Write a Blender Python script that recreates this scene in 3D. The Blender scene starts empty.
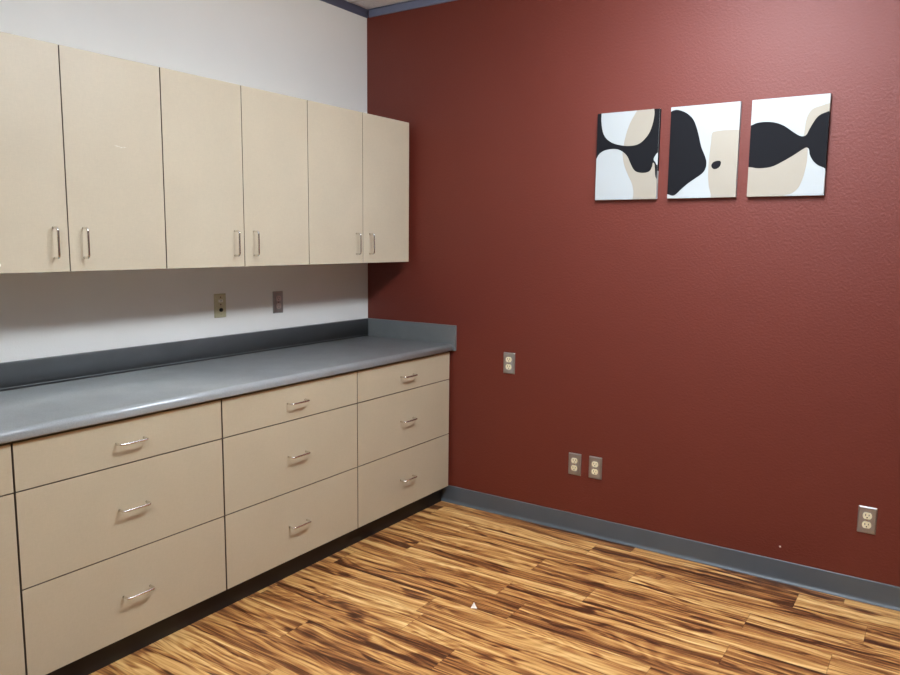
import bpy, bmesh, math, random
from mathutils import Vector, Matrix

scene = bpy.context.scene
col = scene.collection
scene.view_settings.view_transform = 'Standard'
scene.view_settings.look = 'None'
scene.view_settings.exposure = 0.0

# ------------------------------------------------------------------ materials
def srgb(r, g, b):
    f = lambda c: (c/255/12.92) if c/255 <= .04045 else ((c/255+.055)/1.055)**2.4
    return (f(r), f(g), f(b), 1)

class NT:
    """small helper for writing node trees"""
    def __init__(self, name):
        self.m = bpy.data.materials.new(name); self.m.use_nodes = True
        self.t = self.m.node_tree; self.n = self.t.nodes
        self.bsdf = self.n['Principled BSDF']
    def node(self, typ, **kw):
        o = self.n.new(typ)
        for k, v in kw.items(): setattr(o, k, v)
        return o
    def link(self, a, b): self.t.links.new(a, b)
    def put(self, sock, v):
        if isinstance(v, bpy.types.NodeSocket): self.link(v, sock)
        elif v is not None: sock.default_value = v
    def math(self, op, a, b=None, c=None):
        o = self.node('ShaderNodeMath', operation=op)
        self.put(o.inputs[0], a); self.put(o.inputs[1], b)
        if c is not None: self.put(o.inputs[2], c)
        return o.outputs[0]
    def xyz(self, x, y, z):
        o = self.node('ShaderNodeCombineXYZ')
        self.put(o.inputs[0], x); self.put(o.inputs[1], y); self.put(o.inputs[2], z)
        return o.outputs[0]
    def coords(self):
        tc = self.node('ShaderNodeTexCoord'); s = self.node('ShaderNodeSeparateXYZ')
        self.link(tc.outputs['Object'], s.inputs[0])
        return tc.outputs['Object'], s.outputs[0], s.outputs[1], s.outputs[2]
    def noise(self, vec, scale, detail=2, rough=.5, dist=0.):
        o = self.node('ShaderNodeTexNoise')
        self.put(o.inputs['Vector'], vec); o.inputs['Scale'].default_value = scale
        o.inputs['Detail'].default_value = detail; o.inputs['Roughness'].default_value = rough
        o.inputs['Distortion'].default_value = dist
        return o.outputs['Fac']
    def white(self, vec):
        o = self.node('ShaderNodeTexWhiteNoise', noise_dimensions='3D'); self.put(o.inputs['Vector'], vec)
        return o.outputs['Value']
    def ramp(self, fac, stops):
        o = self.node('ShaderNodeValToRGB'); e = o.color_ramp.elements
        while len(e) < len(stops): e.new(.5)
        for s, (p, c) in zip(e, stops): s.position = p; s.color = c
        self.put(o.inputs[0], fac); return o.outputs[0]
    def mix(self, fac, a, b, blend='MIX'):
        o = self.node('ShaderNodeMix', data_type='RGBA', blend_type=blend)
        self.put(o.inputs[0], fac); self.put(o.inputs[6], a); self.put(o.inputs[7], b)
        return o.outputs[2]
    def bump(self, h, strength, dist):
        o = self.node('ShaderNodeBump'); o.inputs['Strength'].default_value = strength
        o.inputs['Distance'].default_value = dist; self.link(h, o.inputs['Height'])
        self.link(o.outputs[0], self.bsdf.inputs['Normal'])
    def base(self, c=None, rough=None, metal=None, spec=None):
        b = self.bsdf.inputs
        if c is not None: self.put(b['Base Color'], c)
        if rough is not None: self.put(b['Roughness'], rough)
        if metal is not None: b['Metallic'].default_value = metal
        if spec is not None: b['Specular IOR Level'].default_value = spec
        return self.m

def plain(name, c, rough=.5, metal=0, spec=.5, var=.04, scale=30):
    t = NT(name); v, x, y, z = t.coords()
    n = t.noise(v, scale, 3)
    lo = tuple(k*(1-var) for k in c[:3])+(1,); hi = tuple(min(1, k*(1+var)) for k in c[:3])+(1,)
    return t.base(t.mix(n, lo, hi), rough, metal, spec)

def wall_paint(name, c, rough, bump, spec=.5, scale=150, dist=.004, var=.03):
    t = NT(name); v, x, y, z = t.coords()
    n = t.noise(v, 3, 3)
    lo = tuple(k*(1-var) for k in c[:3])+(1,); hi = tuple(min(1, k*(1+var)) for k in c[:3])+(1,)
    t.base(t.mix(n, lo, hi), rough, 0, spec)
    t.bump(t.noise(v, scale, 3, .55), bump, dist)
    return t.m

RED = wall_paint('red_wall_paint', srgb(107, 33, 12), .60, .45, .6, 100, .0045)
RED.node_tree.nodes['Principled BSDF'].inputs['Coat Weight'].default_value = .2
RED.node_tree.nodes['Principled BSDF'].inputs['Coat Roughness'].default_value = .6
WHITE = wall_paint('white_wall_paint', srgb(236, 234, 227), .6, .12, .3, 130)
FILL_WALL = wall_paint('brown_fill_wall_paint', srgb(114, 100, 86), .6, .2, .3, 130)  # unseen walls, browned to dim and warm the light they bounce back

def laminate(name, c):
    t = NT(name); v, x, y, z = t.coords()
    a = t.noise(t.xyz(t.math('MULTIPLY', x, 60.), t.math('MULTIPLY', y, 900.), t.math('MULTIPLY', z, 60.)), 1, 2)
    b = t.noise(t.xyz(t.math('MULTIPLY', x, 60.), t.math('MULTIPLY', y, 60.), t.math('MULTIPLY', z, 900.)), 1, 2)
    m = t.math('ADD', t.math('MULTIPLY', a, .5), t.math('MULTIPLY', b, .5))
    cl = t.noise(v, 5, 3)
    m = t.math('ADD', t.math('MULTIPLY', m, .7), t.math('MULTIPLY', cl, .3))
    lo = tuple(k*.80 for k in c[:3])+(1,); hi = tuple(k*1.18 for k in c[:3])+(1,)
    return t.base(t.mix(m, lo, hi), .42, 0, .4)
BEIGE = laminate('beige_linen_laminate', srgb(206, 193, 166))
EDGE = plain('brown_edge_seam_shade', srgb(104, 88, 70), .5)  # brown side edges, darkened to paint shade into the seams
DIMMED_BEIGE = laminate('beige_linen_laminate_dimmed', srgb(194, 179, 150))  # copy of the upper laminate, darkened for the weaker light down low
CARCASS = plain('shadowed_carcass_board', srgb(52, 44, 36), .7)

def counter_mat(name, lo, hi, rough, spec):
    t = NT(name); v, x, y, z = t.coords()
    n = t.noise(v, 420, 2, .6); k = t.noise(v, 9, 3)
    f = t.math('ADD', t.math('MULTIPLY', n, .75), t.math('MULTIPLY', k, .25))
    return t.base(t.ramp(f, [(.3, lo), (.7, hi)]), rough, 0, spec)
COUNTER = counter_mat('grey_speckled_laminate_lit', srgb(146, 149, 148), srgb(170, 173, 171), .25, .9)  # same laminate as the splash, lightened to paint in reflected wall light
SPLASH = counter_mat('grey_splash_laminate_shaded', srgb(72, 74, 75), srgb(94, 96, 96), .38, .5)  # same laminate as the worktop, painted darker where less light reflects
SIDE = counter_mat('grey_end_splash_laminate_half_lit', srgb(98, 101, 101), srgb(122, 125, 124), .38, .5)  # same laminate again, middle tone painted for the light the end piece reflects
RUBBER = plain('grey_rubber_base', srgb(90, 95, 98), .42, 0, .5, .08, 8)
BLACK = plain('black_toe_base', srgb(30, 27, 26), .5)
STEEL = plain('satin_nickel', (.78, .76, .72, 1), .22, 1)
def brushed():
    t = NT('brushed_steel'); v, x, y, z = t.coords()
    n = t.noise(t.xyz(t.math('MULTIPLY', x, 900.), t.math('MULTIPLY', y, 900.), t.math('MULTIPLY', z, 30.)), 1, 2)
    return t.base(t.mix(n, (.36, .34, .32, 1), (.46, .44, .41, 1)), .36, .75)
BRUSHED = brushed()
IVORY = plain('ivory_plastic', srgb(246, 238, 204), .35)
ALMOND = plain('almond_plastic', srgb(194, 187, 152), .4)
PALE = plain('white_plastic', srgb(232, 230, 220), .4)
DARKHOLE = plain('dark_slot', srgb(18, 16, 14), .6)
CANVAS = plain('canvas_white', srgb(184, 188, 187), .85, 0, .1, .02, 400)
INK = plain('canvas_charcoal', srgb(27, 27, 30), .8, 0, .12, .05, 300)
TAN = plain('canvas_tan', srgb(171, 162, 147), .85, 0, .1, .02, 300)
PAPER = plain('white_paper', srgb(245, 243, 235), .8)
TRIM = plain('blue_grey_ceiling_angle', srgb(116, 123, 148), .5)
GRIDM = plain('ceiling_grid_white', srgb(214, 214, 216), .5)

def tile_mat():
    t = NT('acoustic_ceiling_tile'); v, x, y, z = t.coords()
    n = t.noise(v, 90, 4, .7)
    t.base(t.ramp(n, [(.3, srgb(214, 217, 226)), (.5, srgb(236, 238, 244))]), .9, 0, .1)
    t.bump(n, .3, .004); return t.m
TILE = tile_mat()

def floor_mat():
    t = NT('vinyl_wood_planks'); v, x, y, z = t.coords()
    W, L = .1525, .92
    yy = t.math('DIVIDE', t.math('ADD', y, .08), W)
    row = t.math('FLOOR', yy); fy = t.math('FRACT', yy)
    ro = t.white(t.xyz(row, 3.3, 1.7))
    xx = t.math('ADD', t.math('DIVIDE', x, L), t.math('MULTIPLY', ro, 7.))
    cl = t.math('FLOOR', xx); fx = t.math('FRACT', xx)
    pid = t.white(t.xyz(row, cl, 5.1)); pid2 = t.white(t.xyz(row, cl, 9.7))
    ox = t.math('ADD', x, t.math('MULTIPLY', pid, 40.)); oz = t.math('MULTIPLY', pid2, 30.)
    # slow wander of the grain across each board
    wob = t.noise(t.xyz(t.math('MULTIPLY', ox, 1.6), t.math('MULTIPLY', y, 5.), oz), 1, 2)
    yw = t.math('ADD', y, t.math('MULTIPLY', t.math('SUBTRACT', wob, .5), .10))
    big = t.noise(t.xyz(t.math('MULTIPLY', ox, .9), t.math('MULTIPLY', yw, 22.), oz), 1, 3, .55, .35)
    mid = t.noise(t.xyz(t.math('MULTIPLY', ox, 2.2), t.math('MULTIPLY', yw, 75.), oz), 1, 4, .6, .3)
    fine = t.noise(t.xyz(t.math('MULTIPLY', ox, 9.), t.math('MULTIPLY', yw, 300.), oz), 1, 2, .6)
    # growth-ring arches
    rings = t.math('SINE', t.math('MULTIPLY', t.noise(t.xyz(t.math('MULTIPLY', ox, 1.2), t.math('MULTIPLY', y, 8.), oz), 1, 1), 110.))
    knot = t.noise(t.xyz(t.math('MULTIPLY', ox, 3.2), t.math('MULTIPLY', y, 15.), oz), 1, 2, .5, 1.2)
    knot = t.math('MULTIPLY', t.math('MAXIMUM', t.math('SUBTRACT', knot, .58), 0.), 1.3)
    f = t.math('MULTIPLY', big, .82)
    f = t.math('ADD', f, t.math('MULTIPLY', mid, .42))
    f = t.math('ADD', f, t.math('MULTIPLY', fine, .16))
    f = t.math('ADD', f, t.math('MULTIPLY', rings, .028))
    f = t.math('ADD', f, t.math('MULTIPLY', t.math('SUBTRACT', pid2, .5), .10))
    f = t.math('SUBTRACT', f, knot)
    # thin dark pores inside the darker bands
    pore = t.noise(t.xyz(t.math('MULTIPLY', ox, 3.), t.math('MULTIPLY', yw, 160.), oz), 1, 2, .5, .2)
    pore = t.math('MULTIPLY', t.math('MAXIMUM', t.math('SUBTRACT', .42, pore), 0.), .9)
    f = t.math('SUBTRACT', f, pore)
    c = t.ramp(f, [(.50, srgb(78, 42, 22)), (.59, srgb(126, 77, 42)), (.67, srgb(178, 119, 65)),
                   (.755, srgb(216, 163, 96)), (.90, srgb(246, 206, 138))])
    ey = t.math('MINIMUM', fy, t.math('SUBTRACT', 1., fy)); ex = t.math('MINIMUM', fx, t.math('SUBTRACT', 1., fx))
    sy = t.math('LESS_THAN', ey, .0065); sx = t.math('LESS_THAN', ex, .0014)
    seam = t.math('MULTIPLY', t.math('MAXIMUM', sy, sx), .4)
    c = t.mix(seam, c, srgb(50, 28, 15))
    t.base(c, .40, 0, .4)
    t.bump(t.math('ADD', fine, t.math('MULTIPLY', seam, -2.)), .12, .002)
    return t.m
FLOOR = floor_mat()

# ------------------------------------------------------------------ mesh helpers
def finish(name, bm, mats, parent=None, smooth=False):
    me = bpy.data.meshes.new(name)
    bmesh.ops.recalc_face_normals(bm, faces=bm.faces[:])
    bm.to_mesh(me); bm.free()
    if not isinstance(mats, (list, tuple)): mats = [mats]
    for m in mats: me.materials.append(m)
    if smooth:
        for p in me.polygons: p.use_smooth = True
    o = bpy.data.objects.new(name, me); col.objects.link(o)
    if parent: o.parent = parent
    return o

def add_box(bm, x0, x1, y0, y1, z0, z1, bevel=0, seg=2, mi=0):
    vs = [bm.verts.new((x, y, z)) for x in (x0, x1) for y in (y0, y1) for z in (z0, z1)]
    fs = [bm.faces.new([vs[i] for i in q]) for q in
          ((0, 1, 3, 2), (4, 6, 7, 5), (0, 4, 5, 1), (2, 3, 7, 6), (0, 2, 6, 4), (1, 5, 7, 3))]
    for f in fs: f.material_index = mi
    if bevel:
        es = list({e for f in fs for e in f.edges})
        r = bmesh.ops.bevel(bm, geom=es, offset=bevel, segments=seg, profile=.5, affect='EDGES')
        for f in r['faces']: f.material_index = mi
    return bm

def box(name, x0, x1, y0, y1, z0, z1, mat, parent=None, bevel=0, seg=2):
    return finish(name, add_box(bmesh.new(), x0, x1, y0, y1, z0, z1, bevel, seg), mat, parent)

def add_prism(bm, prof, y0, y1, mi=0):
    """extrude an (x,z) profile along y"""
    a = [bm.verts.new((x, y0, z)) for x, z in prof]; b = [bm.verts.new((x, y1, z)) for x, z in prof]
    n = len(prof)
    fs = [bm.faces.new([a[i], a[(i+1) % n], b[(i+1) % n], b[i]]) for i in range(n)]
    for f in fs: f.smooth = True
    fs += [bm.faces.new(a[::-1]), bm.faces.new(b)]
    for f in fs: f.material_index = mi
    return bm

def tube(bm, pts, r, n=12):
    pts = [Vector(p) for p in pts]; rings = []
    for i, p in enumerate(pts):
        d = (pts[min(i+1, len(pts)-1)] - pts[max(i-1, 0)]).normalized()
        ref = Vector((0, 0, 1)) if abs(d.z) < .9 else Vector((0, 1, 0))
        # handles lie in one plane: keep a stable frame
        u = d.cross(ref).normalized(); w = d.cross(u)
        rings.append((p, u, w, d))
    vr = []; pu = None
    for p, u, w, d in rings:
        if pu is not None:
            u = (pu - d*pu.dot(d)).normalized(); w = d.cross(u)
        pu = u
        vr.append([bm.verts.new(p + (u*math.cos(2*math.pi*k/n) + w*math.sin(2*math.pi*k/n))*r) for k in range(n)])
    for a, b in zip(vr, vr[1:]):
        for k in range(n): bm.faces.new([a[k], a[(k+1) % n], b[(k+1) % n], b[k]])
    bm.faces.new(vr[0][::-1]); bm.faces.new(vr[-1])

def pull_points(ctc, proj, rad):
    """a bent-wire pull: points (along, out)"""
    h = ctc/2; pts = [(-h, 0), (-h, (proj-rad)*.5), (-h, proj-rad)]
    for k in range(1, 7):
        a = k/6*math.pi/2; pts.append((-h+rad*(1-math.cos(a)), proj-rad+rad*math.sin(a)))
    pts += [(-h*.4, proj), (0, proj), (h*.4, proj)]
    for k in range(0, 7):
        a = math.pi/2 - k/6*math.pi/2; pts.append((h-rad*(1-math.cos(a)), proj-rad+rad*math.sin(a)))
    pts += [(h, (proj-rad)*.5), (h, 0)]
    return pts

def handle(parent, x, y, z, vertical):
    bm = bmesh.new(); pp = pull_points(.104, .031, .011)
    pts = [((x+o-.0005), y, z+a) if vertical else ((x+o-.0005), y+a, z) for a, o in pp]
    tube(bm, pts, .0041)
    return finish('handle', bm, STEEL, parent, True)

def empty(name, loc, label, cat, group=None):
    o = bpy.data.objects.new(name, None); col.objects.link(o); o.location = loc
    o.empty_display_size = .1
    o['label'] = label; o['category'] = cat
    if group: o['group'] = group
    o['_base'] = list(loc)
    return o
def settle(root):
    """children were written in world coordinates: move them under their Empty"""
    L = Vector(root.location)
    for ch in root.children:
        ch.matrix_parent_inverse = Matrix.Translation(-L)
    del root['_base']
def tag(o, label, cat, group=None):
    o['label'] = label; o['category'] = cat
    if group: o['group'] = group
def struct(o): o['kind'] = 'structure'; return o

# ------------------------------------------------------------------ room shell
XR, YF, ZC = 4.7, -5.4, 2.782       # right wall, wall behind the camera, ceiling
T = .12
struct(box('floor', -T, XR+T, YF-T, T, -.1, 0, FLOOR))
struct(box('wall_left', -T, 0, YF-T, T, 0, ZC, WHITE))
struct(box('wall_back', 0, XR, 0, T, 0, ZC, RED))
struct(box('wall_right', XR, XR+T, YF-T, T, 0, ZC, FILL_WALL))
struct(box('wall_front', 0, XR, YF-T, YF, 0, ZC, FILL_WALL))
# suspended ceiling: tiles with a shallow groove of grid bars in between
bm = bmesh.new()
add_box(bm, -T, XR+T, YF-T, T, ZC, ZC+.06)
y = -.165
while y > YF:
    add_box(bm, 0, XR, y-.011, y+.011, ZC-.003, ZC, mi=1); y -= .61
x = .42
while x < XR:
    add_box(bm, x-.011, x+.011, YF, 0, ZC-.0031, ZC, mi=1); x += 1.22
struct(finish('ceiling', bm, [TILE, GRIDM]))
# blue-grey wall angle under the ceiling
def trim_profile(h=.043): return [(0, ZC-h), (.006, ZC-h), (.009, ZC-h+.004), (.009, ZC-.0055), (.020, ZC-.0045), (.020, ZC-.0032), (0, ZC-.0032)]
struct(finish('trim_1', add_prism(bmesh.new(), trim_profile(), YF, 0), TRIM))
def along_x(prof, x0, x1, mat, name, smooth=True):
    bm = bmesh.new(); a = [bm.verts.new((x0, -d, z)) for d, z in prof]; b = [bm.verts.new((x1, -d, z)) for d, z in prof]
    n = len(prof)
    for i in range(n): bm.faces.new([a[i], a[(i+1) % n], b[(i+1) % n], b[i]])
    bm.faces.new(a[::-1]); bm.faces.new(b)
    return finish(name, bm, mat)
struct(along_x(trim_profile(), .02, XR, TRIM, 'trim_2'))
# rubber cove base: flat face, rounded top, toe curling out on to the floor
cove = [(0, 0), (.0165, 0), (.0172, .0012), (.0165, .0024), (.012, .0045), (.0085, .008), (.006, .013), (.0048, .020),
        (.0043, .092), (.0036, .0948), (.002, .0965), (0, .097)]
struct(along_x(cove, .545, XR, RUBBER, 'baseboard_back'))
bm = bmesh.new()
a = [bm.verts.new((XR-d, YF, z)) for d, z in cove]; b = [bm.verts.new((XR-d, -.02, z)) for d, z in cove]
for i in range(len(cove)): bm.faces.new([a[i], a[(i+1) % len(cove)], b[(i+1) % len(cove)], b[i]])
bm.faces.new(a); bm.faces.new(b[::-1])
struct(finish('baseboard_right', bm, RUBBER))

# ------------------------------------------------------------------ wall cabinets
DU, ZU0, ZU1 = .340, 1.3641, 2.1266
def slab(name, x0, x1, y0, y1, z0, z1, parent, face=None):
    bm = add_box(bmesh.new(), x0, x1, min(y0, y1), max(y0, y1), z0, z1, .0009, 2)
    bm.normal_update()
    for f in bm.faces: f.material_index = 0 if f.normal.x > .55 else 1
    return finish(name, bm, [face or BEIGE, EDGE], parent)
def wall_cabinet(ya, ym, yb, label, ga, gm, gb, marks=None):
    """ya nearest the red wall, yb farthest"""
    t = empty('wall_cabinet', (0, (ya+yb)/2, ZU0), label, 'cabinet', 'beige wall cabinets above the counter')
    box('carcass', .001, DU-.0215, yb+.0008, ya-.0008, ZU0+.001, ZU1-.001, BEIGE, t)
    box('gap_shade_sheet', DU-.0215, DU-.0205, yb+.0008, ya-.0008, ZU0+.003, ZU1-.003, CARCASS, t)  # added dark sheet, paints the shade behind the door gaps
    d1 = slab('door', DU-.0195, DU, yb+gb, ym-gm, ZU0, ZU1, t)
    d2 = slab('door', DU-.0195, DU, ym+gm, ya-ga, ZU0, ZU1, t)
    settle(t)
    for d, s in ((d1, -1), (d2, 1)):
        h = handle(d, DU, ym+s*.0535, 1.4635, True)
    return t, d1, d2
wall_cabinet(-.0477, -.4424, -.8371, 'beige two-door wall cabinet nearest the red wall', 0, .0010, .0014)
wall_cabinet(-.8371, -1.2308, -1.6233, 'beige two-door wall cabinet in the middle of the upper row', .0014, .0015, .0021)
t3, d1, d2 = wall_cabinet(-1.6233, -2.0128, -2.405, 'beige two-door wall cabinet farthest from the red wall, white scuff on its door', .0021, .0018, .0018)
# white scuff scratched into the laminate of one door, white bumper dot on the other
bm = bmesh.new()
for (ya, za, yb, zb, w) in ((-1.826, 1.8145, -1.800, 1.8125, .0012), (-1.806, 1.8105, -1.786, 1.8095, .0010), (-1.792, 1.813, -1.776, 1.8115, .0009)):
    q = [(DU+.0003, ya, za), (DU+.0003, (ya+yb)/2, (za+zb)/2-w), (DU+.0003, yb, zb), (DU+.0003, (ya+yb)/2, (za+zb)/2+w)]
    bm.faces.new([bm.verts.new(p) for p in q])
s = finish('scuff_mark', bm, PALE, d2); s['label'] = 'white scratch on the door'
bm = bmesh.new()
bmesh.ops.create_uvsphere(bm, u_segments=16, v_segments=8, radius=.006, matrix=Matrix.Translation((DU, -2.249, 1.391)) @ Matrix.Diagonal((.4, 1, 1, 1)))
s = finish('bumper_dot', bm, PAPER, d1, True); s['label'] = 'small white dot on the door'

# ------------------------------------------------------------------ base cabinets
DB, ZB0, ZCB = .606, .100, .8776
ZROWS = [(ZB0, .4033), (.4067, .7146), (.7182, .8690)]
HZ = [.2495, .5615, .7935]
def base_shell(ya, yb, label):
    t = empty('base_cabinet', (0, (ya+yb)/2, 0), label, 'cabinet', 'beige base cabinets under the counter')
    box('carcass', .001, DB-.0225, yb+.0008, ya-.0008, ZB0+.001, ZCB-.0008, CARCASS, t)
    box('toe_kick', .535, .5587, yb, ya, 0, ZB0, BLACK, t)
    return t
def base_cabinet(ya, yb, label, ga, gb):
    t = base_shell(ya, yb, label); ds = []
    for (z0, z1), hz in zip(ZROWS, HZ):
        ds.append(slab('drawer', DB-.0195, DB, yb+gb, ya-ga, z0, z1, t, DIMMED_BEIGE))
    settle(t)
    for d, hz in zip(ds, HZ): handle(d, DB, (ya+yb)/2-.001, hz, False)
    return t
base_cabinet(-.0205, -.8016, 'beige base cabinet of three drawers touching the red wall', 0, .0022)
base_cabinet(-.8016, -1.5948, 'beige base cabinet of three drawers, second from the red wall', .0022, .0030)
base_cabinet(-1.5948, -2.3737, 'beige base cabinet of three drawers, third from the red wall', .0030, .0032)
ya, yb = -2.3737, -3.16
t = base_shell(ya, yb, 'beige base cabinet of one drawer over doors, farthest from the red wall')
dr = slab('drawer', DB-.0195, DB, yb+.002, ya-.0026, *ZROWS[2], t, DIMMED_BEIGE)
dA = slab('door', DB-.0195, DB, (ya+yb)/2+.0013, ya-.0026, ZB0, .7146, t, DIMMED_BEIGE)
dB = slab('door', DB-.0195, DB, yb+.002, (ya+yb)/2-.0013, ZB0, .7146, t, DIMMED_BEIGE)
settle(t)
handle(dr, DB, (ya+yb)/2, HZ[2], False)
handle(dA, DB, (ya+yb)/2+.0535, .62, True); handle(dB, DB, (ya+yb)/2-.0535, .62, True)

# ------------------------------------------------------------------ countertop
ZC0, ZT, DCT, BS, ZBS = .8776, .9156, .6253, .0192, 1.0191
def arc(cx, cz, r, a0, a1, n): return [(cx+r*math.cos(math.radians(a0+(a1-a0)*k/n)), cz+r*math.sin(math.radians(a0+(a1-a0)*k/n))) for k in range(n+1)]
YE = -3.17
t = empty('countertop', (0, YE/2, ZC0), 'long grey laminate countertop with rolled front edge and backsplash on base cabinets', 'countertop')
prof = [(.001, ZC0), *arc(DCT-.008, ZC0+.008, .008, -90, 0, 5), *arc(DCT-.019, ZT-.019, .019, 0, 90, 10), (BS, ZT), (.001, ZT)]
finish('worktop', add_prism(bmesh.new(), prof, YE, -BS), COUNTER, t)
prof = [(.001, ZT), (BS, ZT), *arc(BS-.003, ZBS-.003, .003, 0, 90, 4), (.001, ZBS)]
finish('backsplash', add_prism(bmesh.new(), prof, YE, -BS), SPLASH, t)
bm = bmesh.new(); add_prism(bm, [(BS, ZT+.0105), (BS+.0015, ZT+.0105), (BS+.0022, ZT+.0085), (BS+.0015, ZT+.007), (BS, ZT+.007)], YE, -BS)
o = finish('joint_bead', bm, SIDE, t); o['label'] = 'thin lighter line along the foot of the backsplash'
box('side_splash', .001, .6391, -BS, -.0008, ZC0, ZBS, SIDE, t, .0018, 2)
settle(t)

# ------------------------------------------------------------------ outlets
def outlet_plate(bm, w, h, d):
    """bevelled cover plate lying in the XZ plane, face towards -Y"""
    bw = .0045; c = .002
    def ring(w, h, y, c):
        x, z = w/2, h/2
        return [bm.verts.new((px, y, pz)) for px, pz in ((-x+c, -z), (x-c, -z), (x, -z+c), (x, z-c), (x-c, z), (-x+c, z), (-x, z-c), (-x, -z+c))]
    rs = [ring(w, h, 0, c), ring(w, h, -.0012, c), ring(w-2*bw, h-2*bw, -d, c*.8)]
    for a, b in zip(rs, rs[1:]):
        for i in range(8): bm.faces.new([a[i], a[(i+1) % 8], b[(i+1) % 8], b[i]])
    bm.faces.new(rs[-1]); bm.faces.new(rs[0][::-1])
def disc(bm, cx, cz, y0, y1, r, n=24, flat=None, mi=0):
    pts = []
    for k in range(n):
        a = 2*math.pi*k/n; x, z = r*math.cos(a), r*math.sin(a)
        if flat: z = max(-flat, min(flat, z))
        pts.append((cx+x, cz+z))
    a = [bm.verts.new((x, y0, z)) for x, z in pts]; b = [bm.verts.new((x, y1, z)) for x, z in pts]
    for f in [bm.faces.new([a[i], a[(i+1) % n], b[(i+1) % n], b[i]]) for i in range(n)] + [bm.faces.new(b)]: f.material_index = mi
def slot(bm, cx, cz, w, h, y, mi=1):
    f = bm.faces.new([bm.verts.new(p) for p in ((cx-w/2, y, cz-h/2), (cx+w/2, y, cz-h/2), (cx+w/2, y, cz+h/2), (cx-w/2, y, cz+h/2))]); f.material_index = mi
def screw(cx, cz, y, parent, mat):
    bm = bmesh.new(); disc(bm, cx, cz, y, y-.0012, .0036, 16); slot(bm, cx, cz, .0055, .0009, y-.0014)
    return finish('screw', bm, [mat, DARKHOLE], parent)
PD = .0062
def duplex_outlet(loc, rz, label, group, face=IVORY):
    t = empty('wall_outlet', loc, label, 'outlet', group); t.rotation_euler = (0, 0, rz)
    bm = bmesh.new(); outlet_plate(bm, .070, .1143, PD); finish('cover_plate', bm, BRUSHED, t)
    for s in (1, -1):
        bm = bmesh.new(); cz = s*.0195
        disc(bm, 0, cz, -PD+.001, -PD-.0016, .0172, 32, .0140)
        slot(bm, -.0063, cz+.0035, .0024, .0085, -PD-.0018); slot(bm, .0063, cz+.0035, .0024, .0070, -PD-.0018)
        disc(bm, 0, cz-.0072, -PD-.0016, -PD-.0018, .0026, 12, None, 1)
        finish('receptacle', bm, [face, DARKHOLE], t)
    screw(0, 0, -PD, t, STEEL)
    del t['_base']
    return t
G = 'outlets on the red wall'
duplex_outlet((.9752, -.0002, .8418), 0, 'steel outlet plate highest on the red wall, beside the counter end', G)
duplex_outlet((1.3700, -.0002, .3583), 0, 'steel outlet plate low on the red wall, left one of the close pair', G)
duplex_outlet((1.4824, -.0002, .3589), 0, 'steel outlet plate low on the red wall, right one of the close pair', G)
duplex_outlet((2.6873, -.0002, .3527), 0, 'steel outlet plate standing alone on the far right of the red wall', G)
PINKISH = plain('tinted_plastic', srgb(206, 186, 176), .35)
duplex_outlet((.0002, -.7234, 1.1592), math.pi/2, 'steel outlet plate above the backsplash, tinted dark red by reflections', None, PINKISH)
t = empty('cable_plate', (.0002, -1.0946, 1.1647), 'almond cover plate with a pale jack and a black cable port above the backsplash', 'wall plate')
t.rotation_euler = (0, 0, math.pi/2)
bm = bmesh.new(); outlet_plate(bm, .070, .1143, .0055); finish('cover_plate', bm, ALMOND, t)
bm = bmesh.new(); add_box(bm, -.0125, .0125, -.0085, -.005, .0165, .0295, .0012)
slot(bm, -.004, .0235, .004, .004, -.0087); slot(bm, .004, .0235, .004, .004, -.0087)
finish('jack', bm, [PALE, DARKHOLE], t)
bm = bmesh.new(); disc(bm, 0, -.020, -.005, -.012, .0088, 24); disc(bm, 0, -.020, -.012, -.016, .0055, 24)
o = finish('cable_port', bm, DARKHOLE, t); o['label'] = 'black round port'
screw(0, .0405, -.0055, t, STEEL); screw(0, .006, -.0055, t, STEEL); screw(0, -.0405, -.0055, t, ALMOND)
del t['_base']

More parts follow.
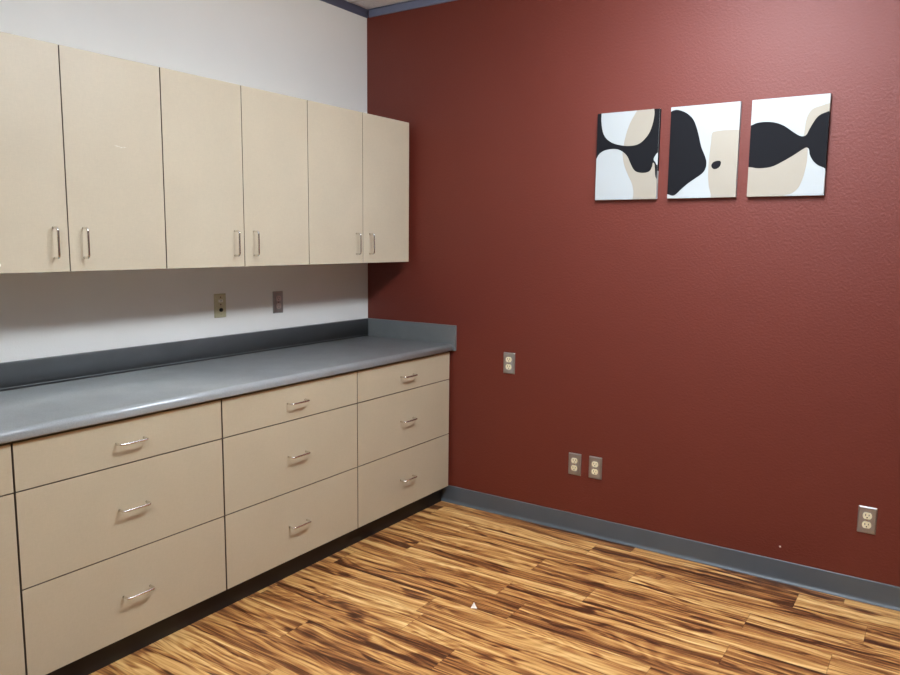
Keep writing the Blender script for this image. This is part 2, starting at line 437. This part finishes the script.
# ------------------------------------------------------------------ canvases
PW, PH, PT, PZ = .300, .4035, .020, 1.8873
ART = {'a': [('tan', [(0.0439, 0.2257), (0.1359, 0.2177), (0.1389, 0.1567), (0.1249, 0.1127), (0.1029, 0.0837), (0.0719, 0.0477), (0.0399, 0.0337), (-0.0111, 0.0367), (-0.0141, 0.0567), (-0.0101, 0.0797), (-0.0001, 0.1177), (0.0169, 0.1587), (0.0339, 0.1867), (0.0429, 0.2037)]), ('tan', [(-0.0151, 0.0217), (-0.0171, -0.0093), (-0.0071, -0.0493), (0.0109, -0.0893), (0.0309, -0.1283), (0.0409, -0.1683), (0.0459, -0.2233), (0.1889, -0.2253), (0.1789, -0.0113), (0.1139, 0.0067), (0.0489, 0.0257)]), ('dark', [(-0.1781, 0.2207), (-0.1681, -0.0423), (-0.1541, -0.0183), (-0.1401, 0.0087), (-0.1191, 0.0257), (-0.0851, 0.0337), (-0.0471, 0.0317), (-0.0171, 0.0177), (0.0049, -0.0043), (0.0199, -0.0343), (0.0359, -0.0623), (0.0529, -0.0763), (0.0859, -0.0823), (0.1139, -0.0753), (0.1249, -0.0553), (0.1309, -0.0383), (0.1379, -0.0633), (0.1469, -0.1093), (0.1919, -0.1343), (0.1749, 0.2217), (0.1269, 0.2257), (0.1259, 0.1807), (0.1199, 0.1397), (0.1059, 0.0987), (0.0829, 0.0687), (0.0559, 0.0497), (0.0189, 0.0437), (-0.0221, 0.0477), (-0.0651, 0.0597), (-0.0951, 0.0777), (-0.1151, 0.1017), (-0.1261, 0.1347), (-0.1311, 0.1697), (-0.1371, 0.2177)]), ('white', [(0.1309, -0.0233), (0.1399, -0.0033), (0.1519, 0.0067), (0.1619, -0.0033), (0.1639, -0.0333), (0.1499, -0.0503), (0.1399, -0.0373)])],
 'b': [('tan', [(0.0373, 0.0777), (0.0573, 0.0837), (0.0913, 0.0857), (0.1723, 0.0827), (0.1893, -0.2183), (0.0493, -0.2163), (0.0443, -0.1873), (0.0343, -0.1523), (0.0283, -0.1023), (0.0283, -0.0533), (0.0303, -0.0043), (0.0333, 0.0377)]), ('dark', [(-0.1697, 0.1647), (-0.1517, 0.1807), (-0.1417, 0.1867), (-0.1227, 0.1887), (-0.0967, 0.1807), (-0.0707, 0.1647), (-0.0487, 0.1417), (-0.0347, 0.1127), (-0.0207, 0.0697), (-0.0067, 0.0187), (0.0093, -0.0173), (0.0183, -0.0453), (0.0163, -0.0733), (0.0033, -0.0943), (-0.0247, -0.1143), (-0.0597, -0.1383), (-0.0877, -0.1623), (-0.1087, -0.1823), (-0.1227, -0.1893), (-0.1367, -0.1863), (-0.1617, -0.1713)]), ('dark', [(0.0403, -0.0643), (0.0463, -0.0503), (0.0603, -0.0443), (0.0763, -0.0443), (0.0813, -0.0523), (0.0773, -0.0673), (0.0653, -0.0773), (0.0503, -0.0773)])],
 'c': [('tan', [(-0.1706, -0.0593), (-0.0986, -0.0623), (-0.0426, -0.0583), (0.0114, -0.0313), (0.0574, -0.0083), (0.0764, -0.0023), (0.0794, -0.0563), (0.0744, -0.0993), (0.0664, -0.1353), (0.0514, -0.1713), (0.0274, -0.1923), (0.0014, -0.1993), (-0.0326, -0.2203), (-0.1616, -0.2173)]), ('tan', [(0.0604, 0.0307), (0.0624, 0.0727), (0.0654, 0.1017), (0.0724, 0.1257), (0.0874, 0.1457), (0.1134, 0.1547), (0.1654, 0.1597), (0.1684, 0.1077), (0.1114, 0.0837), (0.0874, 0.0497), (0.0724, 0.0297)]), ('dark', [(-0.1796, 0.0827), (-0.1456, 0.0987), (-0.1226, 0.1067), (-0.0876, 0.1077), (-0.0516, 0.1017), (-0.0196, 0.0877), (0.0054, 0.0697), (0.0304, 0.0507), (0.0514, 0.0397), (0.0684, 0.0427), (0.0794, 0.0647), (0.0914, 0.0887), (0.1064, 0.1117), (0.1254, 0.1247), (0.1674, 0.1287), (0.1844, -0.1183), (0.1434, -0.0913), (0.1224, -0.0813), (0.1014, -0.0613), (0.0874, -0.0353), (0.0834, -0.0153), (0.0744, -0.0073), (0.0584, -0.0143), (0.0254, -0.0363), (-0.0146, -0.0593), (-0.0546, -0.0783), (-0.0976, -0.0833), (-0.1266, -0.0803), (-0.1706, -0.0633)])]}
def catmull(pts, n=5):
    out = []; N = len(pts)
    for i in range(N):
        p0, p1, p2, p3 = (Vector(pts[(i+k) % N]) for k in (-1, 0, 1, 2))
        # centripetal-ish: keep long jumps straight so that outside corners do not swing
        if (p2-p1).length > .075: out.append(tuple(p1)); continue
        L = (p2-p1).length
        m1 = (p2-p0).normalized()*min(L, (p1-p0).length*1.6); m2 = (p3-p1).normalized()*min(L, (p3-p2).length*1.6)
        for k in range(n):
            s = k/n; h = (2*s**3-3*s*s+1, s**3-2*s*s+s, -2*s**3+3*s*s, s**3-s*s)
            out.append(tuple(p1*h[0]+m1*h[1]+p2*h[2]+m2*h[3]))
    return out
def clip(poly, X, Z):
    for ax, lim, sg in ((0, X, 1), (0, -X, -1), (1, Z, 1), (1, -Z, -1)):
        out = []
        for i, b in enumerate(poly):
            a = poly[i-1]; ia = a[ax]*sg <= lim*sg; ib = b[ax]*sg <= lim*sg
            if ia != ib:
                s = (lim-a[ax])/(b[ax]-a[ax]); out.append((a[0]+(b[0]-a[0])*s, a[1]+(b[1]-a[1])*s))
            if ib: out.append(b)
        poly = out
    return poly
def canvas(key, x, label):
    bm = bmesh.new(); add_box(bm, -PW/2, PW/2, -PT, 0, -PH/2, PH/2, .0007, 2)
    X, Z = PW/2-.0003, PH/2-.0003
    for k, (m, pts) in enumerate(ART[key]):
        poly = clip(catmull(pts), X, Z); mi = {'white': 0, 'dark': 1, 'tan': 2}[m]
        yy = -PT-.0002-.00015*k
        clean = [p for i, p in enumerate(poly) if (Vector(p)-Vector(poly[i-1])).length > 1e-5]
        if sum(a[0]*b[1]-b[0]*a[1] for a, b in zip(clean, clean[1:]+clean[:1])) < 0: clean.reverse()
        f = bm.faces.new([bm.verts.new((px, yy, pz)) for px, pz in clean]); f.material_index = mi
    if key in 'ac':   # the dark shape wraps round the canvas edges
        f = None
        z0, z1 = {'a': (-.075, PH/2-.001), 'c': (-.1035, .1285)}[key]
        for sx in (1, -1):
            if sx < 0: z0, z1 = {'a': (-.020, PH/2-.001), 'c': (-.066, .092)}[key]
            f = bm.faces.new([bm.verts.new((sx*(PW/2+.0002), yy, zz)) for yy, zz in ((-PT-.0001, z0), (-.001, z0), (-.001, z1), (-PT-.0001, z1))]); f.material_index = 1
    o = finish('abstract_canvas', bm, [CANVAS, INK, TAN]); o.location = (x, -.0001, PZ)
    tag(o, label, 'wall art', 'abstract canvases on the red wall')
canvas('a', 1.5885, 'abstract canvas with a dark hammock shape, left of the three on the red wall')
canvas('b', 1.9397, 'abstract canvas with a dark lobe and small black dot, middle of the three')
canvas('c', 2.2866, 'abstract canvas with a dark hourglass wave, right of the three on the red wall')

# ------------------------------------------------------------------ small debris
bm = bmesh.new()
P = [(-.013, -.011, .0005), (.014, -.013, .0005), (.002, .013, .0005), (.0005, -.002, .022)]
v = [bm.verts.new(p) for p in P]
for q in ((0, 1, 3), (1, 2, 3), (2, 0, 3), (0, 2, 1)): bm.faces.new([v[i] for i in q])
o = finish('paper_scrap', bm, PAPER); o.location = (1.383, -.985, 0); o.rotation_euler = (0, 0, .55)
tag(o, 'tiny folded scrap of white paper lying on the wood floor', 'litter')
bm = bmesh.new(); bmesh.ops.create_icosphere(bm, subdivisions=2, radius=.0042, matrix=Matrix.Diagonal((1, .35, 1, 1)))
o = finish('wall_anchor', bm, PAPER, None, True); o.location = (2.362, -.0008, .158)
tag(o, 'tiny white plug in the red wall just above the baseboard', 'wall plug')

# ------------------------------------------------------------------ lights
def area(name, loc, sx, sy, watts, color=(1, .97, .93)):
    l = bpy.data.lights.new(name, 'AREA'); l.shape = 'RECTANGLE'; l.size = sx; l.size_y = sy; l.energy = watts; l.color = color
    l.spread = math.radians(165)
    o = bpy.data.objects.new(name, l); col.objects.link(o); o.location = loc
    return o
DAY = (.90, .965, 1.0)
# two surface-mounted fixtures: a lens shining down, a row of soft lamps, plus an added uplight, no real fixture, bluing tiles and wall tops
for fy, watts in ((-1.25, 88), (-3.9, 50)):
    for k in (-.45, -.15, .15, .45):
        l = bpy.data.lights.new('ceiling_lamp', 'POINT'); l.energy = watts*.66/4; l.color = DAY; l.shadow_soft_size = .11
        o = bpy.data.objects.new('ceiling_lamp', l); col.objects.link(o); o.location = (2.15, fy+k, ZC-.15)
    area('ceiling_lens', (2.15, fy, ZC-.13), .35, 1.2, watts*.20, DAY)
    u = area('added_uplight', (2.15, fy, ZC-.32), .35, 1.2, watts*.42, (.62, .78, 1.0)); u.rotation_euler = (math.pi, 0, 0)
w = bpy.data.worlds.new('world'); scene.world = w; w.use_nodes = True
w.node_tree.nodes['Background'].inputs[0].default_value = (.8, .85, .9, 1)
w.node_tree.nodes['Background'].inputs[1].default_value = .3

# ------------------------------------------------------------------ camera
cd = bpy.data.cameras.new('camera'); cam = bpy.data.objects.new('camera', cd); col.objects.link(cam)
cd.sensor_width = 36; cd.sensor_fit = 'HORIZONTAL'; cd.lens = 754.6/900*36; cd.clip_start = .05
R = Vector((.8307125, .5566013, .0105711)); U = Vector((-.0798346, .1003155, .9917476)); F = Vector((-.5509475, .8247010, -.1277694))
cam.matrix_world = Matrix(((R.x, U.x, -F.x, 2.9144), (R.y, U.y, -F.y, -3.4734), (R.z, U.z, -F.z, 1.4864), (0, 0, 0, 1)))
scene.camera = cam
